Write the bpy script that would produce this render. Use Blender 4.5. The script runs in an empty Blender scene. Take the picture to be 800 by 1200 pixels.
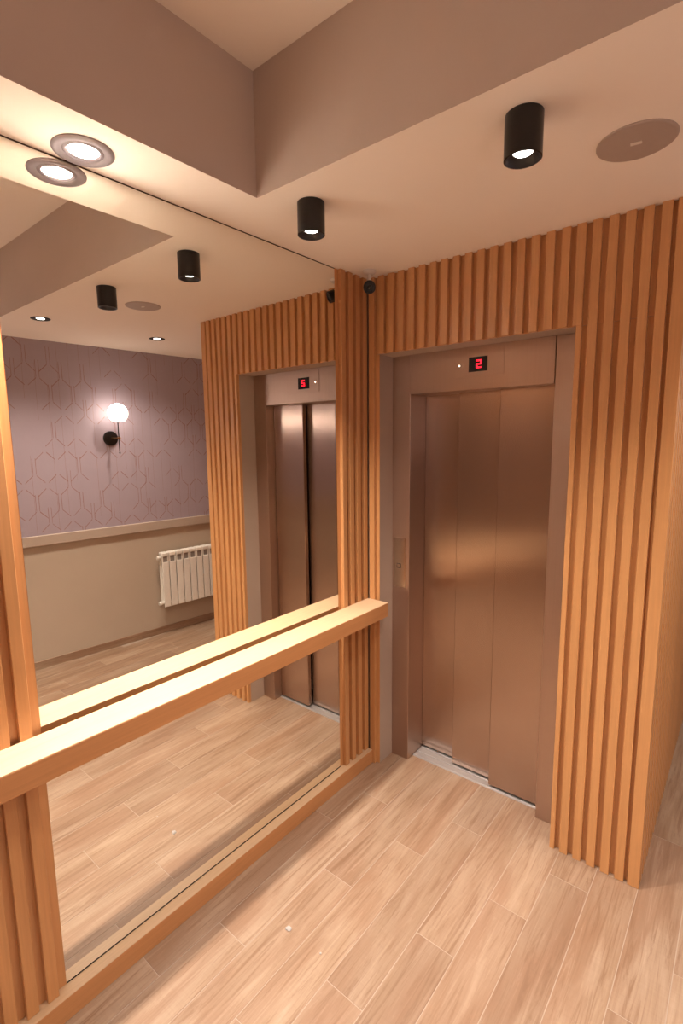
import bpy, bmesh, math, random
from mathutils import Vector, Matrix
random.seed(7)
C = bpy.context.scene.collection
sc = bpy.context.scene

# ------------------------------------------------------------------ camera
F = Vector((-0.62613, 0.76729, -0.13867)); R = Vector((0.77570, 0.63101, -0.01097)); U = Vector((-0.07909, 0.11443, 0.99028))
cam_d = bpy.data.cameras.new('camera'); cam = bpy.data.objects.new('camera', cam_d); C.objects.link(cam)
m = Matrix((R, U, -F)).transposed().to_4x4(); m.translation = Vector((1.49578, -2.01809, 1.7))
cam.matrix_world = m
cam_d.sensor_fit = 'VERTICAL'; cam_d.sensor_height = 36.0; cam_d.lens = 590.777 / 1200 * 36
cam_d.clip_start = 0.02
sc.camera = cam

# ------------------------------------------------------------------ world, exposure
w = bpy.data.worlds.new('world'); sc.world = w; w.use_nodes = True
w.node_tree.nodes['Background'].inputs[0].default_value = (1, .8, .62, 1)
w.node_tree.nodes['Background'].inputs[1].default_value = 0.05
sc.view_settings.view_transform = 'Standard'; sc.view_settings.look = 'None'
sc.view_settings.gamma = 1; sc.view_settings.use_curve_mapping = False
sc.view_settings.exposure = 1.66
LAMP = (1.0, 0.89, 0.78)

# ------------------------------------------------------------------ dimensions (metres)
H = 2.455            # low ceiling
HT = 2.812           # raised ceiling of the recess
XR, YR = 0.228, -0.8655   # corner of the recess
XO1, XO2, ZO = 0.0765, 0.956, 2.107   # lift opening
XC = 1.285           # outer corner of the lift wall
D1 = 0.135           # depth of the reveal
YL, YM = -1.5327, -0.217  # mirror left and right edge
WX, WB = 2.559, 0.08476   # far wall position and turn
YB, YE = -4.6, 3.0   # room ends

# ------------------------------------------------------------------ mesh helpers
def box(bm, x0, x1, y0, y1, z0, z1, mi=0, bev=0.0):
    vs = [bm.verts.new(p) for p in ((x0,y0,z0),(x1,y0,z0),(x1,y1,z0),(x0,y1,z0),(x0,y0,z1),(x1,y0,z1),(x1,y1,z1),(x0,y1,z1))]
    fs = [bm.faces.new([vs[i] for i in q]) for q in ((3,2,1,0),(4,5,6,7),(0,1,5,4),(1,2,6,5),(2,3,7,6),(3,0,4,7))]
    for f in fs: f.material_index = mi
    if bev > 0:
        es = list({e for f in fs for e in f.edges})
        r = bmesh.ops.bevel(bm, geom=es, offset=bev, segments=1, affect='EDGES')
        for f in r['faces']: f.material_index = mi
def lathe(bm, prof, seg=40, M=None, mi=0, closed=False):
    M = M or Matrix.Identity(4); rings = []
    for r, z in prof:
        if r < 1e-6: rings.append([bm.verts.new(M @ Vector((0, 0, z)))])
        else: rings.append([bm.verts.new(M @ Vector((r*math.cos(2*math.pi*i/seg), r*math.sin(2*math.pi*i/seg), z))) for i in range(seg)])
    prs = list(zip(rings, rings[1:]))
    if closed: prs.append((rings[-1], rings[0]))
    for a, b in prs:
        for i in range(seg):
            j = (i+1) % seg
            q = [a[i % len(a)], a[j % len(a)], b[j % len(b)], b[i % len(b)]]
            u = []
            for v in q:
                if v not in u: u.append(v)
            if len(u) > 2:
                f = bm.faces.new(u); f.smooth = True; f.material_index = mi
def aim(loc, d):
    return Matrix.Translation(loc) @ Vector(d).to_track_quat('Z', 'Y').to_matrix().to_4x4()
def obj(name, bm, mats, parent=None, sharp=True):
    bmesh.ops.recalc_face_normals(bm, faces=bm.faces)
    me = bpy.data.meshes.new(name); bm.to_mesh(me); bm.free()
    if not isinstance(mats, (list, tuple)): mats = [mats]
    for k in mats: me.materials.append(k)
    if sharp and any(p.use_smooth for p in me.polygons):
        me.set_sharp_from_angle(angle=math.radians(38))
    o = bpy.data.objects.new(name, me); C.objects.link(o)
    if parent: o.parent = parent
    return o
def boxo(name, b, mat, parent=None, bev=0.0):
    bm = bmesh.new(); box(bm, *b, bev=bev); return obj(name, bm, mat, parent)
def thing(name, label, cat, loc=(0,0,0), rz=0, group=None):
    o = bpy.data.objects.new(name, None); C.objects.link(o); o.empty_display_size = .05
    o.location = loc; o.rotation_euler = (0,0,rz); o['label'] = label; o['category'] = cat
    if group: o['group'] = group
    return o
def struct(o): o['kind'] = 'structure'; return o

# ------------------------------------------------------------------ materials
class N:
    def __init__(s, name):
        s.m = bpy.data.materials.new(name); s.m.use_nodes = True; s.t = s.m.node_tree
        s.b = s.t.nodes['Principled BSDF']
    def n(s, typ, **k):
        d = s.t.nodes.new(typ)
        for a, v in k.items():
            if a.startswith('i_'): d.inputs[a[2:].replace('_', ' ')].default_value = v
            else: setattr(d, a, v)
        return d
    def l(s, a, b): s.t.links.new(a, b)
    def math(s, op, a, b=None, c=None):
        d = s.t.nodes.new('ShaderNodeMath'); d.operation = op
        for i, v in enumerate((a, b, c)):
            if v is None: continue
            if isinstance(v, (int, float)): d.inputs[i].default_value = v
            else: s.l(v, d.inputs[i])
        return d.outputs[0]
    def coords(s, scale=(1,1,1), rnd=True):
        tc = s.n('ShaderNodeTexCoord'); src = tc.outputs['Object']
        if rnd:
            oi = s.n('ShaderNodeObjectInfo'); mu = s.math('MULTIPLY', oi.outputs['Random'], 37.0)
            cx = s.n('ShaderNodeCombineXYZ')
            for i in range(3): s.l(mu, cx.inputs[i])
            ad = s.n('ShaderNodeVectorMath', operation='ADD'); s.l(src, ad.inputs[0]); s.l(cx.outputs[0], ad.inputs[1]); src = ad.outputs[0]
            s.rand = oi.outputs['Random']
        mp = s.n('ShaderNodeMapping'); mp.inputs['Scale'].default_value = scale; s.l(src, mp.inputs['Vector'])
        return mp.outputs[0]
    def noise(s, v, scale, detail=4, rough=.55, dist=0):
        d = s.n('ShaderNodeTexNoise'); d.inputs['Scale'].default_value = scale; d.inputs['Detail'].default_value = detail
        d.inputs['Roughness'].default_value = rough; d.inputs['Distortion'].default_value = dist; s.l(v, d.inputs['Vector']); return d.outputs['Fac']
    def ramp(s, f, stops):
        d = s.n('ShaderNodeValToRGB'); s.l(f, d.inputs[0]); e = d.color_ramp.elements
        while len(e) < len(stops): e.new(.5)
        for i, (p, c) in enumerate(stops): e[i].position = p; e[i].color = (*c, 1)
        return d.outputs[0]
    def mix(s, f, a, b, mode='MIX'):
        d = s.n('ShaderNodeMix', data_type='RGBA', blend_type=mode)
        for i, v in ((0, f), (6, a), (7, b)):
            if isinstance(v, (int, float)): d.inputs[i].default_value = v
            elif isinstance(v, tuple): d.inputs[i].default_value = (*v, 1)
            else: s.l(v, d.inputs[i])
        return d.outputs[2]
    def bump(s, h, strength=.1, dist=.002):
        d = s.n('ShaderNodeBump'); d.inputs['Strength'].default_value = strength; d.inputs['Distance'].default_value = dist
        s.l(h, d.inputs['Height']); s.l(d.outputs[0], s.b.inputs['Normal'])
    def set(s, **k):
        for a, v in k.items():
            i = s.b.inputs[a.replace('_', ' ')]
            if isinstance(v, tuple): v = (*v, 1) if len(v) == 3 else v
            i.default_value = v
        return s

def plaster(name, col, var=.06, rough=.85):
    n = N(name); v = n.coords(rnd=False)
    c = n.mix(n.noise(v, 3.0, 3), tuple(x*(1-var) for x in col), tuple(min(1, x*(1+var)) for x in col))
    n.l(c, n.b.inputs['Base Color']); n.set(Roughness=rough); n.bump(n.noise(v, 160, 3), .06, .001); return n.m
def wood(name, axis, a, b, rough=.33, k=1.0):
    n = N(name); sc3 = [14*k]*3; sc3[axis] = .8*k; v = n.coords(tuple(sc3))
    base = n.mix(n.noise(v, 1.6, 5, .6, .4), a, b)
    sc4 = [90*k]*3; sc4[axis] = 2.5*k
    v2 = n.coords(tuple(sc4)); fine = n.noise(v2, 1.5, 4, .65)
    base = n.mix(n.ramp(fine, [(.35, (.2,.2,.2)), (.62, (0,0,0))]), base, tuple(x*.6 for x in a))
    # every strip of timber has its own tone
    tone = n.ramp(n.rand, [(0, (.93,.915,.90)), (1, (1.03,1.03,1.03))])
    base = n.mix(1.0, base, tone, 'MULTIPLY')
    n.l(base, n.b.inputs['Base Color']); n.set(Roughness=rough); n.bump(fine, .12, .0006); return n.m

WA, WBc = (.54, .25, .095), (.66, .34, .14)
M_slat = wood('slat_wood', 2, WA, WBc)
M_board = wood('board_wood', 1, (.52, .235, .088), (.62, .30, .125), .36)
M_pale = wood('lamplit_wood', 1, (.62, .42, .25), (.70, .49, .31), .34)  # timber paled to paint the downlight's glare on shelf and plinth tops
M_ceil = plaster('ceiling_paint', (.90, .80, .70), .02)
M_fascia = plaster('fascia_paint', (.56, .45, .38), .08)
M_taupe = plaster('taupe_plaster', (.42, .32, .26), .06)
M_cream = plaster('lower_wall_paint', (.46, .37, .29), .05)
M_hall = plaster('hall_end_paint', (.20, .14, .11), .05)
M_rail = plaster('rail_paint', (.42, .33, .27), .03, .5)

def tile_mat():
    n = N('wood_look_tile'); v = n.coords((7, 1.1, 7))
    f1 = n.noise(v, 1.1, 5, .6, 1.2)
    f2 = n.noise(n.coords((42, 2.2, 42)), 1.2, 6, .7, 1.0)          # fine grain
    f3 = n.noise(n.coords((4.5, .9, 4.5)), 1.3, 3, .55, .8)         # broad brown clouds
    f4 = n.noise(n.coords((3, 150, 3)), 1.0, 2, .5)                 # faint saw marks across the board
    base = n.mix(n.ramp(f1, [(.30, (0,0,0)), (.70, (1,1,1))]), (.295, .19, .12), (.395, .285, .205))
    base = n.mix(n.ramp(f3, [(.44, (0,0,0)), (.64, (.8,.8,.8))]), base, (.265, .150, .092))
    base = n.mix(n.ramp(f2, [(.36, (.85,.85,.85)), (.47, (.22,.22,.22)), (.58, (0,0,0))]), base, (.215, .120, .070))
    base = n.mix(n.ramp(f2, [(.56, (0,0,0)), (.72, (.45,.45,.45))]), base, (.45, .325, .24))
    base = n.mix(n.ramp(f4, [(.35, (.10,.10,.10)), (.5, (0,0,0))]), base, (.22, .14, .09))
    tone = n.ramp(n.rand, [(0, (.88,.87,.87)), (.5, (.97,.96,.95)), (1, (1.04,1.04,1.03))])
    base = n.mix(1.0, base, tone, 'MULTIPLY')
    n.l(base, n.b.inputs['Base Color']); n.set(Roughness=.40); n.bump(f2, .15, .0005); return n.m
M_tile = tile_mat()
M_grout = plaster('pale_grout', (.40, .31, .245), .05)

def wallpaper():
    n = N('mauve_wallpaper'); tc = n.n('ShaderNodeTexCoord'); sp = n.n('ShaderNodeSeparateXYZ'); n.l(tc.outputs['Object'], sp.inputs[0])
    y, z = sp.outputs[1], sp.outputs[2]
    mott = n.noise(tc.outputs['Object'], 5.0, 4); streak = n.coords((1, 30, 2), rnd=False); st = n.noise(streak, 3, 4)
    base = n.mix(mott, (.31, .25, .29), (.40, .33, .385)); base = n.mix(st, base, (.35, .28, .325))
    P, Q = .155, .27
    def cell(off, zo, seed):
        u = n.math('ADD', n.math('DIVIDE', y, P), off); uf = n.math('FRACT', u); ui = n.math('FLOOR', u)
        tri = n.math('ABSOLUTE', n.math('SUBTRACT', uf, .5))                    # 0 at column centre
        # diagonal strokes: z shifted by |u|
        zz = n.math('ADD', n.math('DIVIDE', z, Q), n.math('ADD', zo, n.math('MULTIPLY', tri, .58)))
        zf = n.math('FRACT', zz); zi = n.math('FLOOR', zz)
        cv = n.n('ShaderNodeCombineXYZ'); n.l(ui, cv.inputs[0]); n.l(zi, cv.inputs[1]); cv.inputs[2].default_value = seed
        wn = n.n('ShaderNodeTexWhiteNoise', noise_dimensions='3D'); n.l(cv.outputs[0], wn.inputs['Vector'])
        thin = n.math('LESS_THAN', n.math('ABSOLUTE', n.math('SUBTRACT', zf, .5)), .014)
        side = n.math('MULTIPLY', n.math('GREATER_THAN', tri, .07), n.math('LESS_THAN', tri, .43))
        diag = n.math('MULTIPLY', n.math('MULTIPLY', thin, side), n.math('GREATER_THAN', wn.outputs[0], .25))
        # upright strokes at the ends of the diagonals
        up = n.math('LESS_THAN', n.math('ABSOLUTE', n.math('SUBTRACT', tri, .07)), .012)
        seg = n.math('MULTIPLY', n.math('GREATER_THAN', zf, .52), n.math('LESS_THAN', zf, .97))
        ver = n.math('MULTIPLY', n.math('MULTIPLY', up, seg), n.math('GREATER_THAN', wn.outputs[0], .55))
        return n.math('MAXIMUM', diag, ver)
    def long_lines():
        u = n.math('DIVIDE', y, P*.5); ui = n.math('FLOOR', u)
        zi = n.math('FLOOR', n.math('ADD', n.math('DIVIDE', z, .41), n.math('MULTIPLY', ui, .37)))
        cv = n.n('ShaderNodeCombineXYZ'); n.l(ui, cv.inputs[0]); n.l(zi, cv.inputs[1]); cv.inputs[2].default_value = 9.0
        wn = n.n('ShaderNodeTexWhiteNoise', noise_dimensions='3D'); n.l(cv.outputs[0], wn.inputs['Vector'])
        t1 = n.math('LESS_THAN', n.math('ABSOLUTE', n.math('SUBTRACT', n.math('FRACT', u), .5)), .018)
        return n.math('MULTIPLY', t1, n.math('GREATER_THAN', wn.outputs[0], .45))
    a = cell(0.13, 0.0, 1.0); b = cell(.63, .37, 5.0)
    line = n.math('MAXIMUM', n.math('MAXIMUM', a, b), n.math('MULTIPLY', long_lines(), .6))
    ln = n.noise(tc.outputs['Object'], 14, 2)
    lf = n.math('MULTIPLY', line, n.math('MULTIPLY', ln, 1.25))
    c = n.mix(lf, base, (.27, .105, .06)); n.l(c, n.b.inputs['Base Color'])
    n.set(Roughness=.5); n.l(n.math('MULTIPLY', lf, .5), n.b.inputs['Metallic'])
    n.bump(st, .1, .0006); return n.m
M_wallpaper = wallpaper()

def steel(name, base=(.55, .42, .35), rough=.27, aniso=.92):
    n = N(name); v = n.coords((260, 260, 1.2), rnd=False); f = n.noise(v, 1.0, 3, .6)
    c = n.mix(f, tuple(x*.93 for x in base), tuple(x*1.05 for x in base)); n.l(c, n.b.inputs['Base Color'])
    n.set(Metallic=1.0, Roughness=rough, Anisotropic=aniso)
    cb = n.n('ShaderNodeCombineXYZ'); cb.inputs[0].default_value = 1.0
    n.l(cb.outputs[0], n.b.inputs['Tangent']); n.bump(f, .05, .0003); return n.m
M_steel = steel('brushed_steel')
M_steel2 = steel('brushed_steel_frame', (.55, .41, .335), .40, .2)
M_plate = steel('polished_steel_plate', (.66, .55, .45), .22, .6)
def simple(name, col, rough=.5, metal=0.0, nz=.04, **k):
    n = N(name); v = n.coords(rnd=False)
    c = n.mix(n.noise(v, 40, 2), tuple(x*(1-nz) for x in col), tuple(x*(1+nz) for x in col)); n.l(c, n.b.inputs['Base Color'])
    n.set(Roughness=rough, Metallic=metal, **k); return n.m
M_alu = simple('aluminium_sill', (.44, .41, .40), .5, .6)
M_black = simple('black_metal', (.004, .003, .003), .33)
M_blackmat = simple('black_matte', (.012, .010, .009), .6)
M_white = simple('white_enamel', (.80, .76, .70), .35)
M_plastic = simple('white_plastic', (.72, .66, .60), .4)
M_ringgrey = simple('satin_nickel_trim', (.24, .20, .205), .34, .6)
M_speaker = simple('speaker_grille_cloth', (.42, .33, .28), .6)
M_brass = simple('brass', (.45, .27, .12), .3, 1.0)
M_chip = simple('plaster_chip', (.42, .38, .36), .8)
M_dark = simple('dark_gap', (.03, .022, .016), .8)
M_channel = simple('brown_channel', (.07, .04, .025), .6)
M_rubber = simple('lens_glass', (.02, .018, .018), .08)
M_vent = simple('vent_shadow_grey', (.25, .22, .20), .6)
def mirror_mat():
    n = N('mirror_glass'); v = n.coords(rnd=False)
    c = n.mix(n.noise(v, 2, 2), (.90, .885, .83), (.915, .90, .85)); n.l(c, n.b.inputs['Base Color'])
    # specks of dust dull the silvering here and there
    n.set(Metallic=1.0, Roughness=0.0); return n.m
M_mirror = mirror_mat()
def emit(name, col, s):
    n = N(name); n.set(Base_Color=col, Roughness=.4); n.b.inputs['Emission Color'].default_value = (*col, 1); n.b.inputs['Emission Strength'].default_value = s
    return n.m
M_lens = emit('lamp_lens', (1, .95, .90), 5)
def globe_mat(p): return emit('opal_globe', (1, .89, .80), p)
M_red = emit('red_led', (1, .006, .02), 1.1)
M_led = emit('white_led', (1, .85, .6), 4)

# ------------------------------------------------------------------ lamps' own light
def spot(parent, loc, power, size=120, blend=.8, r=.032, d=(0,0,-1), col=LAMP):
    L = bpy.data.lights.new('lamp_light', 'SPOT'); L.energy = power; L.color = col; L.spot_size = math.radians(size); L.spot_blend = blend; L.shadow_soft_size = r
    o = bpy.data.objects.new('lamp_light', L); C.objects.link(o); o.parent = parent; o.location = loc
    o.rotation_euler = Vector(d).to_track_quat('-Z', 'Y').to_euler(); return o

# ------------------------------------------------------------------ the setting
floor = boxo('floor', (-.1, 3.1, YB-.1, YE+.1, -.12, -.0008), M_grout); struct(floor)
TW, TL, G = .1425, .8635, .0024
def far_x(y): return WX - WB*y
J = {0: -.45, 1: -1.077, 2: -.669, 3: -.372, 4: -.122, 5: -.669, 6: -.387, 7: -.134, 8: -.86, 9: -.517, 10: -.275, 11: -.72}
tilemesh = {}
for k in range(0, 20):
    x0, x1 = TW*k+G/2, TW*(k+1)-G/2
    j = J.get(k, random.uniform(-.8, 0))
    yend = .186 if k < 9 else YE
    y = j - TL*7
    while y < yend:
        a, b = max(y, YB)+G/2, min(y+TL, yend)-G/2
        if b-a > .02 and x0 < far_x((a+b)/2):
            x1c = min(x1, far_x(b)+.02)
            key = (round(x1c-x0, 4), round(b-a, 4))
            if key not in tilemesh:
                bm = bmesh.new(); box(bm, 0, key[0], 0, key[1], -.009, 0, bev=.0004)
                o = obj('floor_tile', bm, M_tile, floor); tilemesh[key] = o.data
            else:
                o = bpy.data.objects.new('floor_tile', tilemesh[key]); C.objects.link(o); o.parent = floor
            o.location = (x0, a, 0)
        y += TL
# ceiling with its raised recess
X1R, Y1R = 2.2, -3.2
bm = bmesh.new()
e = .0005
box(bm, -.1, XR-e, YB-.1, YE+.1, H, H+.05); box(bm, XR-e, 3.1, YR+e, YE+.1, H, H+.05)
box(bm, X1R+e, 3.1, YB-.1, YR+e, H, H+.05); box(bm, XR-e, X1R+e, YB-.1, Y1R-e, H, H+.05)
box(bm, XR-.1, X1R+.1, Y1R-.1, YR+.1, HT, HT+.05)
struct(obj('ceiling', bm, M_ceil))
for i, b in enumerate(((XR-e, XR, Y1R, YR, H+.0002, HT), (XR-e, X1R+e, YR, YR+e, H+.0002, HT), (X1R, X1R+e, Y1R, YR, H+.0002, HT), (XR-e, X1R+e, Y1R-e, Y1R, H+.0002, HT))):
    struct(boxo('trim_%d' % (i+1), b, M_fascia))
# walls
struct(boxo('wall_left', (-.15, -.006, YB-.1, .5, 0, H), M_taupe))
bm = bmesh.new()
box(bm, -.006, XO1, .0217, .32, 0, ZO); box(bm, XO2, XC-.012, .0217, 2.6, 0, ZO); box(bm, -.006, XC-.012, .0217, .32, ZO, H); box(bm, XO2, XC-.012, .32, 2.6, ZO, H)
struct(obj('wall_back', bm, M_taupe))
struct(boxo('wall_shaft', (-.15, XO2, .5, .6, 0, H), M_dark))
struct(boxo('wall_front', (-.15, 3.1, YB-.1, YB, 0, H), M_hall))
struct(boxo('wall_corridor', (XC-.1, 3.1, YE, YE+.1, 0, H), M_cream))
ZR0, ZR1 = .951, 1.027
def farobj(name, b, mat, bev=0):
    o = boxo(name, b, mat, bev=bev); o.location = (WX, 0, 0); o.rotation_euler = (0, 0, WB); return struct(o)
farobj('wall_right', (0, .12, -4.9, 3.2, 0, ZR0), M_cream)
farobj('wall_papered', (0, .12, -4.9, 3.2, ZR0, H), M_wallpaper)
farobj('trim_5', (-.028, 0, -4.6, 2.95, ZR0, ZR1), M_rail, .003)
farobj('baseboard_right', (-.010, 0, -4.6, 2.95, 0, .062), M_tile, .001)

# ------------------------------------------------------------------ slatted cladding
SW = .0308
def slat_run(parent, edges, z0, z1, along, mesh_cache={}):
    """edges: (far edge coordinate, z0); along 'x' for the lift wall, 'y' for the mirror wall"""
    for e, zz0, zz1 in edges:
        key = (along, round(zz1-zz0, 3))
        if key not in mesh_cache:
            bm = bmesh.new()
            if along == 'x': box(bm, -SW, 0, 0, .0190, 0, zz1-zz0, bev=.0012)
            else: box(bm, -.0005, .019, -SW, 0, 0, zz1-zz0, bev=.0012)
            o = obj('slat', bm, M_slat, parent); mesh_cache[key] = o.data
        else:
            o = bpy.data.objects.new('slat', mesh_cache[key]); C.objects.link(o); o.parent = parent
        o.location = (e, 0, zz0) if along == 'x' else (0, e, zz0)
cl = thing('slatted_cladding', 'orange-brown vertical timber slats framing the steel lift doorway', 'wall cladding', (.64, 0, 0))
hold = (.64, 0, 0)
bm = bmesh.new()
sx = -.64
box(bm, .019+sx, XO1+sx, .0190, .0215, 0, ZO-.001); box(bm, XO2+sx, XC-.0005+sx, .0190, .0215, 0, ZO-.001); box(bm, .019+sx, XC-.0005+sx, .0190, .0215, ZO+.0005, H)
obj('backing_panel', bm, M_slat, cl)
PT = .0541
edges = [.058+PT*k if k <= 16 else .9236+.0514*(k-16) for k in range(23)]
ed = []
for e in edges:
    l = e-SW
    if e <= XO1+.002 or l >= XO2: ed.append((e+sx, 0, H))
    else: ed.append((e+sx, ZO, H))
boxo('slat', (1.2455+sx, XC+sx, 0, .0190, 0, H), M_slat, cl, .0012)   # wider corner board
slat_run(cl, ed, 0, H, 'x')
# partly clipped slats beside the opening (cut along the jamb line)
boxo('slat', (XO2+sx, edges[17]+sx, 0, .0190, 0, ZO), M_slat, cl, .0012)
pr = thing('slatted_pilaster', 'narrow strip of timber slats between the mirror and the lift corner', 'wall cladding', (0, -.11, 0))
PZ = .0744
boxo('backing_panel', (-.006, -.0005, YM+.11, .0190+.11, PZ, H), M_slat, pr)
slat_run(pr, [(-.0012-PT*k+.11, PZ, H) for k in range(4)], 0, H, 'y')
pl = thing('slatted_pilaster', 'wide timber slat panel at the left of the mirror, crossed by the shelf end', 'wall cladding', (0, -2.0, 0))
boxo('backing_panel', (-.006, -.0005, -2.9+2.0, YL+2.0, PZ, H), M_slat, pl)
slat_run(pl, [(YL-.0275-.0542*k+2.0, PZ, H) for k in range(24)], 0, H, 'y')
# ------------------------------------------------------------------ mirror, shelf, plinth
mi = thing('wall_mirror', 'tall frameless mirror from plinth to ceiling left of the lift', 'mirror', (0, (YL+YM)/2, PZ)); yc = -(YL+YM)/2
bm = bmesh.new(); box(bm, -.005, 0, YL+yc, YM+yc, .0045, H-.004-PZ); obj('mirror_glass', bm, M_mirror, mi)
bm = bmesh.new(); box(bm, -.005, .0008, YL+yc, YM+yc, H-.0038-PZ, H-.0005-PZ); obj('top_channel', bm, M_channel, mi)
bm = bmesh.new(); box(bm, -.005, .0006, YL+yc, YM+yc, 0, .004); obj('bottom_gap_shade', bm, M_dark, mi)  # dark strip painted in for the shadow line under the glass
sh = thing('wall_shelf', 'long thick timber ledge running across the mirror at waist height', 'shelf', (0, -.866, .904))
boxo('board', (.0195, .143, -1.15, .865, -.070, -.0022), M_board, sh, .0008)
o = boxo('lamplit_top', (.0195, .1424, -1.15, .8645, -.0020, 0), M_pale, sh); o['label'] = 'top strip coloured pale for the lamplight on it'  # thin strip whose pale colour stands for lamplight on the shelf
pn = thing('mirror_plinth', 'low timber plinth board on the floor under the mirror', 'skirting', (0, -.866, 0))
boxo('board', (-.005, .043, -1.15, .866, 0, PZ-.0025), M_board, pn, .0006)
o = boxo('lamplit_top', (-.005, .0424, -1.15, .8655, PZ-.0023, PZ-.0005), M_pale, pn); o['label'] = 'top strip coloured pale for the lamplight on it'  # same painted lamplight along the plinth top

# slats on the corridor side of the lift block
fp = thing('slatted_cladding', 'glossy timber slats on the corridor side, round the right-hand corner', 'wall cladding', (XC, 1.3, 0))
boxo('backing_panel', (-.012, -.009, -1.277, 1.29, 0, H), M_slat, fp)
bm = bmesh.new(); box(bm, -.009, 0, -SW, 0, 0, H, bev=.0012); o = obj('slat', bm, M_slat, fp); sm = o.data; bm = None
for k in range(46):
    if k: o = bpy.data.objects.new('slat', sm); C.objects.link(o); o.parent = fp
    o.location = (0, -1.3+.0190+.016+SW+PT*k, 0)

# ------------------------------------------------------------------ lift
lf = thing('elevator', 'brushed steel lift entrance with sliding doors and red floor display', 'elevator', (.516, D1, 0)); ex = -.516
def lb(name, x0, x1, y0, y1, z0, z1, mat, parent=lf, bev=.0012): return boxo(name, (x0+ex, x1+ex, y0-D1, y1-D1, z0, z1), mat, parent, bev)
JL, JR, HZ = .178, .851, 1.922
jl = lb('jamb', XO1, JL, D1, .32, 0, ZO, M_steel2)
lb('jamb', JR+.001, XO2, D1, .32, 0, ZO, M_steel2)
lb('header', JL+.0015, JR-.0015, D1-.002, .32, HZ, ZO, M_steel2)
dp = lb('display_panel', .408, .641, D1-.0045, D1-.002, 1.978, ZO-.012, M_steel2, bev=.0006)
lb('display_screen', .481, .568, D1-.006, D1-.0045, 1.998, 2.061, M_rubber, dp, 0)
bm = bmesh.new(); cx, cz, hw, hh, s = .481+.087*.545+ex, 2.0300, .0125, .0175, .0056
for a in ((-hw, hw, hh-s, hh), (-hw, hw, -s/2, s/2), (-hw, hw, -hh, -hh+s), (hw-s, hw, 0, hh-.001), (-hw, -hw+s, -hh+.001, 0)):
    box(bm, cx+a[0], cx+a[1], -.0068, -.0060, cz+a[2], cz+a[3])
o = obj('floor_number', bm, M_red, dp); o['label'] = 'red digit 2'
bm = bmesh.new(); lathe(bm, [(0, .003), (.0022, .002), (.003, 0)], 12, aim(Vector((.435+ex, -.0045, 2.030)), (0, -1, 0))); obj('indicator_light', bm, M_led, dp)
cp = lb('call_panel', .090, .158, D1-.0025, D1, .951, 1.208, M_plate, bev=.0006)
bm = bmesh.new()
for a in ((-.012, .012, .009, .0115), (-.012, .012, -.0115, -.009), (-.012, -.0095, -.009, .009), (.0095, .012, -.009, .009)):
    box(bm, .118+ex+a[0], .118+ex+a[1], -.0035, -.0025, 1.062+a[2], 1.062+a[3], 0)
obj('button_ring', bm, M_dark, cp)
lb('call_button', .118-.0095, .118+.0095, D1-.0045, D1-.0025, 1.053, 1.071, M_plate, cp, .0008)
LY = ((.177, .3895, .2845), (.3835, .6085, .241), (.602, .8505, .197))
for x0, x1, y0 in LY:
    lb('door_leaf', x0, x1, y0, y0+.030, .014, 1.975, M_steel, bev=.0028)
si = lb('door_sill', JL, JR, .187, .40, -.011, .004, M_alu, bev=.001)
for yy in (.1875, .229, .2725, .317):
    lb('sill_ridge', JL+.001, JR-.001, yy, yy+.006, .004, .0085, M_alu, si, .0008)
lb('track_groove', JL+.002, JR-.002, .321, .39, .004, .006, M_dark, si, 0)

# ------------------------------------------------------------------ lamps on the ceiling
def cylinder_lamp(loc, label, power):
    t = thing('ceiling_cylinder_lamp', label, 'ceiling lamp', loc, 0, 'black cylinder lamps under the ceiling'); r, h = .044, .098
    bm = bmesh.new()
    lathe(bm, [(0, 0), (r-.001, 0), (r, -.001), (r, -h+.001), (r-.0015, -h), (r-.004, -h), (r-.005, -h+.002), (.029, -h+.014), (.0235, -h+.016), (.0235, -h+.020), (0, -h+.021)], 48)
    obj('lamp_body', bm, M_black, t)
    bm = bmesh.new(); lathe(bm, [(0, -h+.014), (.020, -h+.0145), (.023, -h+.0175)], 40); obj('lamp_lens', bm, M_lens, t)
    spot(t, (0, 0, -h+.008), power, 105, .8, .026); return t
cylinder_lamp((.334, -.732, H), 'black cylinder spotlight on the ceiling nearest the mirror top edge', 19)
cylinder_lamp((1.014, -.733, H), 'black cylinder spotlight on the ceiling beside the round speaker grille', 16)
def downlight(loc, label, power, dark=False, group=None):
    t = thing('recessed_downlight', label, 'ceiling lamp', loc, 0, group or 'recessed downlights')
    bm = bmesh.new()
    if dark: lathe(bm, [(.054, 0), (.054, -.003), (.050, -.0045), (.042, -.004), (.034, -.0012), (.022, -.0006)], 40)
    else: lathe(bm, [(.075, 0), (.075, -.003), (.071, -.006), (.064, -.0065), (.056, -.004), (.050, -.0025), (.046, -.0045), (.041, -.0045), (.038, -.001)], 48)
    obj('trim_ring', bm, M_blackmat if dark else M_ringgrey, t)
    rr = .024 if dark else .0375
    bm = bmesh.new(); lathe(bm, [(0, -.003), (rr*.8, -.0026), (rr, -.0006)], 40); obj('lamp_lens', bm, M_lens, t)
    spot(t, (0, 0, -.012), power, 112 if power > 100 else 130, 1.0, .03); return t
downlight((.081, -1.329, H), 'round recessed downlight with wide grey ring against the mirror', 92)
downlight((1.915, -.694, H), 'black-rimmed recessed downlight reflected at the left of the mirror', 30, True, 'black-rimmed downlights seen in the mirror')
downlight((1.944, .096, H), 'black-rimmed recessed downlight reflected near the globe wall lamp', 22, True, 'black-rimmed downlights seen in the mirror')
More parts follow.
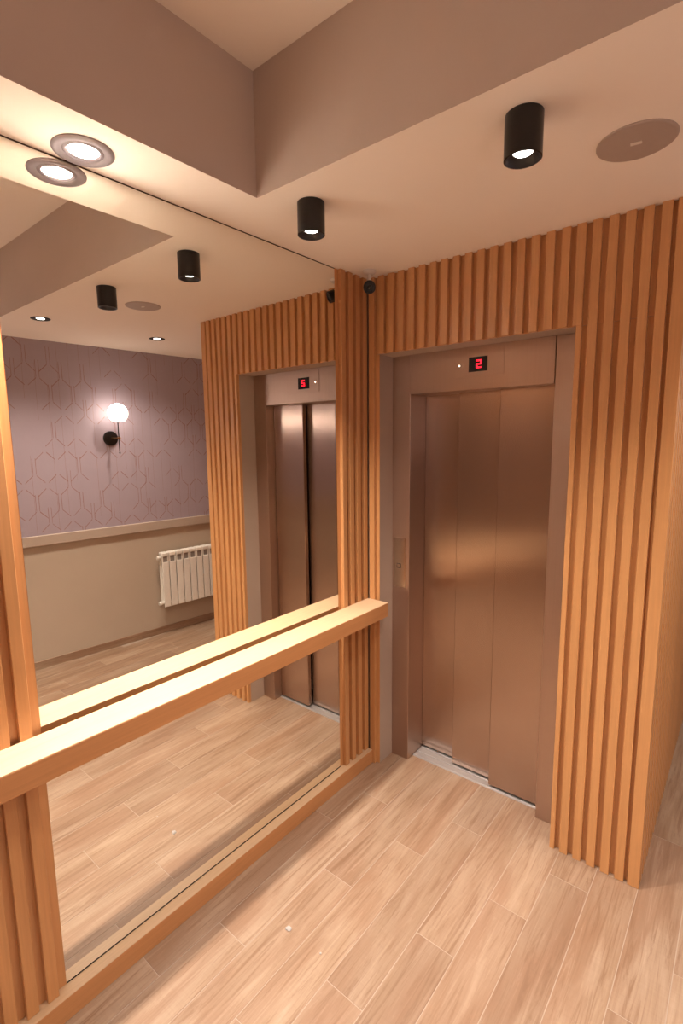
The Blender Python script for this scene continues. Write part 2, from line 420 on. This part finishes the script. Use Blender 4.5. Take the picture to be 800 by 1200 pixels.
# unseen downlights added as fill for the hall and corridor
for i, p in enumerate(((1.2, -3.3, H), (2.45, -2.3, H), (1.93, 2.2, H), (.1, -2.6, H))):
    downlight(p, ('added fill downlight behind the photographer', 'added fill downlight over the papered wall, behind the photographer', 'added fill downlight down the corridor', 'added fill downlight above the left slat panel')[i], (45, 45, 18, 16)[i], i in (1, 2), 'added fill downlights out of view')
# raised ceiling of the recess
# ceiling speaker
t = thing('ceiling_speaker', 'flat round speaker grille in the ceiling right of the cylinder lamp', 'speaker', (1.197, -.438, H))
bm = bmesh.new(); lathe(bm, [(0, -.0042), (.086, -.0042), (.090, -.004), (.093, -.002), (.093, 0)], 56); obj('grille', bm, M_speaker, t)
bm = bmesh.new(); box(bm, -.013, .013, -.007, .007, -.0055, -.0042, bev=.0004); o = obj('badge', bm, M_plastic, t); o.rotation_euler = (0, 0, math.radians(8))
# security camera
t = thing('security_camera', 'small dark bullet camera in the ceiling corner above the slats', 'camera', (.095, -.085, H))
bm = bmesh.new(); lathe(bm, [(0, 0), (.030, 0), (.030, -.008), (.024, -.014), (.010, -.017), (0, -.017)], 32); obj('mount', bm, M_plastic, t)
d = Vector((.62, -.86, -.42)).normalized()
c0 = Vector((.004, -.006, -.070))
bm = bmesh.new(); lathe(bm, [(0, 0), (.008, 0), (.008, -.055), (0, -.055)], 16, Matrix.Translation((0, 0, -.012))); obj('bracket_arm', bm, M_plastic, t)
bm = bmesh.new(); lathe(bm, [(0, -.034), (.020, -.034), (.025, -.028), (.0255, .0), (.0255, .002)], 32, aim(c0, d)); obj('rear_housing', bm, M_plastic, t)
bm = bmesh.new(); lathe(bm, [(.0255, .002), (.027, .003), (.027, .034), (.0255, .036), (.021, .036), (.018, .030), (0, .030)], 32, aim(c0, d)); obj('camera_body', bm, M_blackmat, t)
bm = bmesh.new(); lathe(bm, [(0, .0345), (.006, .033), (.009, .030)], 24, aim(c0, d)); obj('lens', bm, M_rubber, t)

# ------------------------------------------------------------------ things seen in the mirror
def sconce(y, label, power):
    xw = far_x(y)
    t = thing('wall_sconce', label, 'wall lamp', (xw, y, 1.745), 0, 'globe wall lamps on the papered wall, two of them added')
    bm = bmesh.new(); lathe(bm, [(0, 0), (.058, 0), (.058, .010), (.055, .016), (0, .020)], 40, aim(Vector((0, 0, 0)), (-1, -WB, 0))); obj('wall_plate', bm, M_black, t)
    bm = bmesh.new(); lathe(bm, [(.006, 0), (.006, .126)], 16, aim(Vector((0, 0, 0)), (-1, 0, 0))); obj('arm', bm, M_brass, t)
    bm = bmesh.new(); lathe(bm, [(0, .125), (.010, .125), (.010, .150), (0, .150)], 20, aim(Vector((0, 0, 0)), (-1, 0, 0))); obj('joint', bm, M_brass, t)
    bm = bmesh.new(); lathe(bm, [(0, -.122), (.006, -.121), (.006, -.112), (.004, -.110), (.004, .130), (0, .130)], 12, Matrix.Translation((-.137, 0, 0))); obj('rod', bm, M_black, t)
    bm = bmesh.new(); bmesh.ops.create_uvsphere(bm, u_segments=40, v_segments=24, radius=.0745)
    for f in bm.faces: f.smooth = True
    for v in bm.verts:
        v.co.z = max(v.co.z, -.066)
        v.co += Vector((-.145, 0, .194))
    obj('globe', bm, globe_mat(power), t)
sconce(.003, 'glowing white globe lamp on a black rod, on the mauve wallpaper', 3.6)
sconce(1.8, 'added globe fill lamp out of frame, down the corridor beyond the lift', 7)  # unseen globe added to brighten the corridor side
sconce(-1.75, 'added globe fill lamp out of frame, level with the photographer', 14)  # unseen globe added as soft fill for ceiling and slats

# radiator
t = thing('radiator', 'white sectional radiator low on the far wall, reflected beyond the shelf', 'radiator', (far_x(.66), .66, 0), WB)
z0, z1, pw = .262, .752, .0665
secm = None; rparts = []
for i in range(10):
    yy = -.335 + pw*i
    if secm is None:
        bm = bmesh.new()
        box(bm, -.098, -.088, .003, pw-.004, z0+.002, z1-.085, bev=.003)        # front fin
        box(bm, -.090, -.078, .014, pw-.014, z1-.09, z1-.03, mi=1)              # air slot back
        box(bm, -.094, -.088, .003, .012, z1-.088, z1-.03); box(bm, -.094, -.088, pw-.013, pw-.004, z1-.088, z1-.03)
        box(bm, -.097, -.030, .002, pw-.003, z1-.034, z1, bev=.006)             # top cap
        box(bm, -.088, -.030, .024, pw-.025, z0+.03, z1-.03)                    # water way
        box(bm, -.040, -.030, .003, pw-.004, z0+.02, z1-.05, bev=.002)          # rear fin
        o = obj('section', bm, [M_white, M_vent], t); secm = o.data
    else:
        o = bpy.data.objects.new('section', secm); C.objects.link(o); o.parent = t
    o.location = (0, yy, 0)
bm = bmesh.new()
bm.free()
for z in (z0+.035, z1-.045):
    bm = bmesh.new(); lathe(bm, [(0, -.345), (.014, -.345), (.014, .34), (0, .34)], 20, aim(Vector((-.060, 0, z)), (0, 1, 0))); obj('header_tube', bm, M_white, t)
bm = bmesh.new(); lathe(bm, [(0, 0), (.017, 0), (.019, .006), (.017, .022), (0, .024)], 20, aim(Vector((-.060, -.345, z0+.035)), (0, -1, 0))); obj('end_plug', bm, M_white, t)
bm = bmesh.new(); lathe(bm, [(0, 0), (.017, 0), (.019, .006), (.017, .016), (0, .018)], 20, aim(Vector((-.060, -.345, z1-.045)), (0, -1, 0))); obj('end_plug', bm, M_white, t)
for z in (z0+.035, z1-.045):
    for yy in (-.20, .20): boxo('wall_bracket', (-.034, 0, yy-.010, yy+.010, z-.02, z+.02), M_white, t)

# chip of plaster on the floor
bm = bmesh.new(); bmesh.ops.create_icosphere(bm, subdivisions=2, radius=.009)
for v in bm.verts:
    v.co *= random.uniform(.75, 1.25); v.co.z = max(v.co.z*.5 + .003, 0.0002); v.co.x *= 1.2
o = obj('plaster_chip', bm, M_chip, sharp=False); o.location = (.355, -.941, 0); o['label'] = 'tiny white plaster chip lying on the tiles before the mirror'; o['category'] = 'debris'
bm = bmesh.new(); bmesh.ops.create_icosphere(bm, subdivisions=1, radius=.004)
for v in bm.verts: v.co.z = max(v.co.z*.5 + .0015, 0.0002)
o = obj('plaster_chip', bm, M_chip, sharp=False); o.location = (.50, -.935, 0); o['label'] = 'tiniest crumb of plaster right of the larger chip'; o['category'] = 'debris'
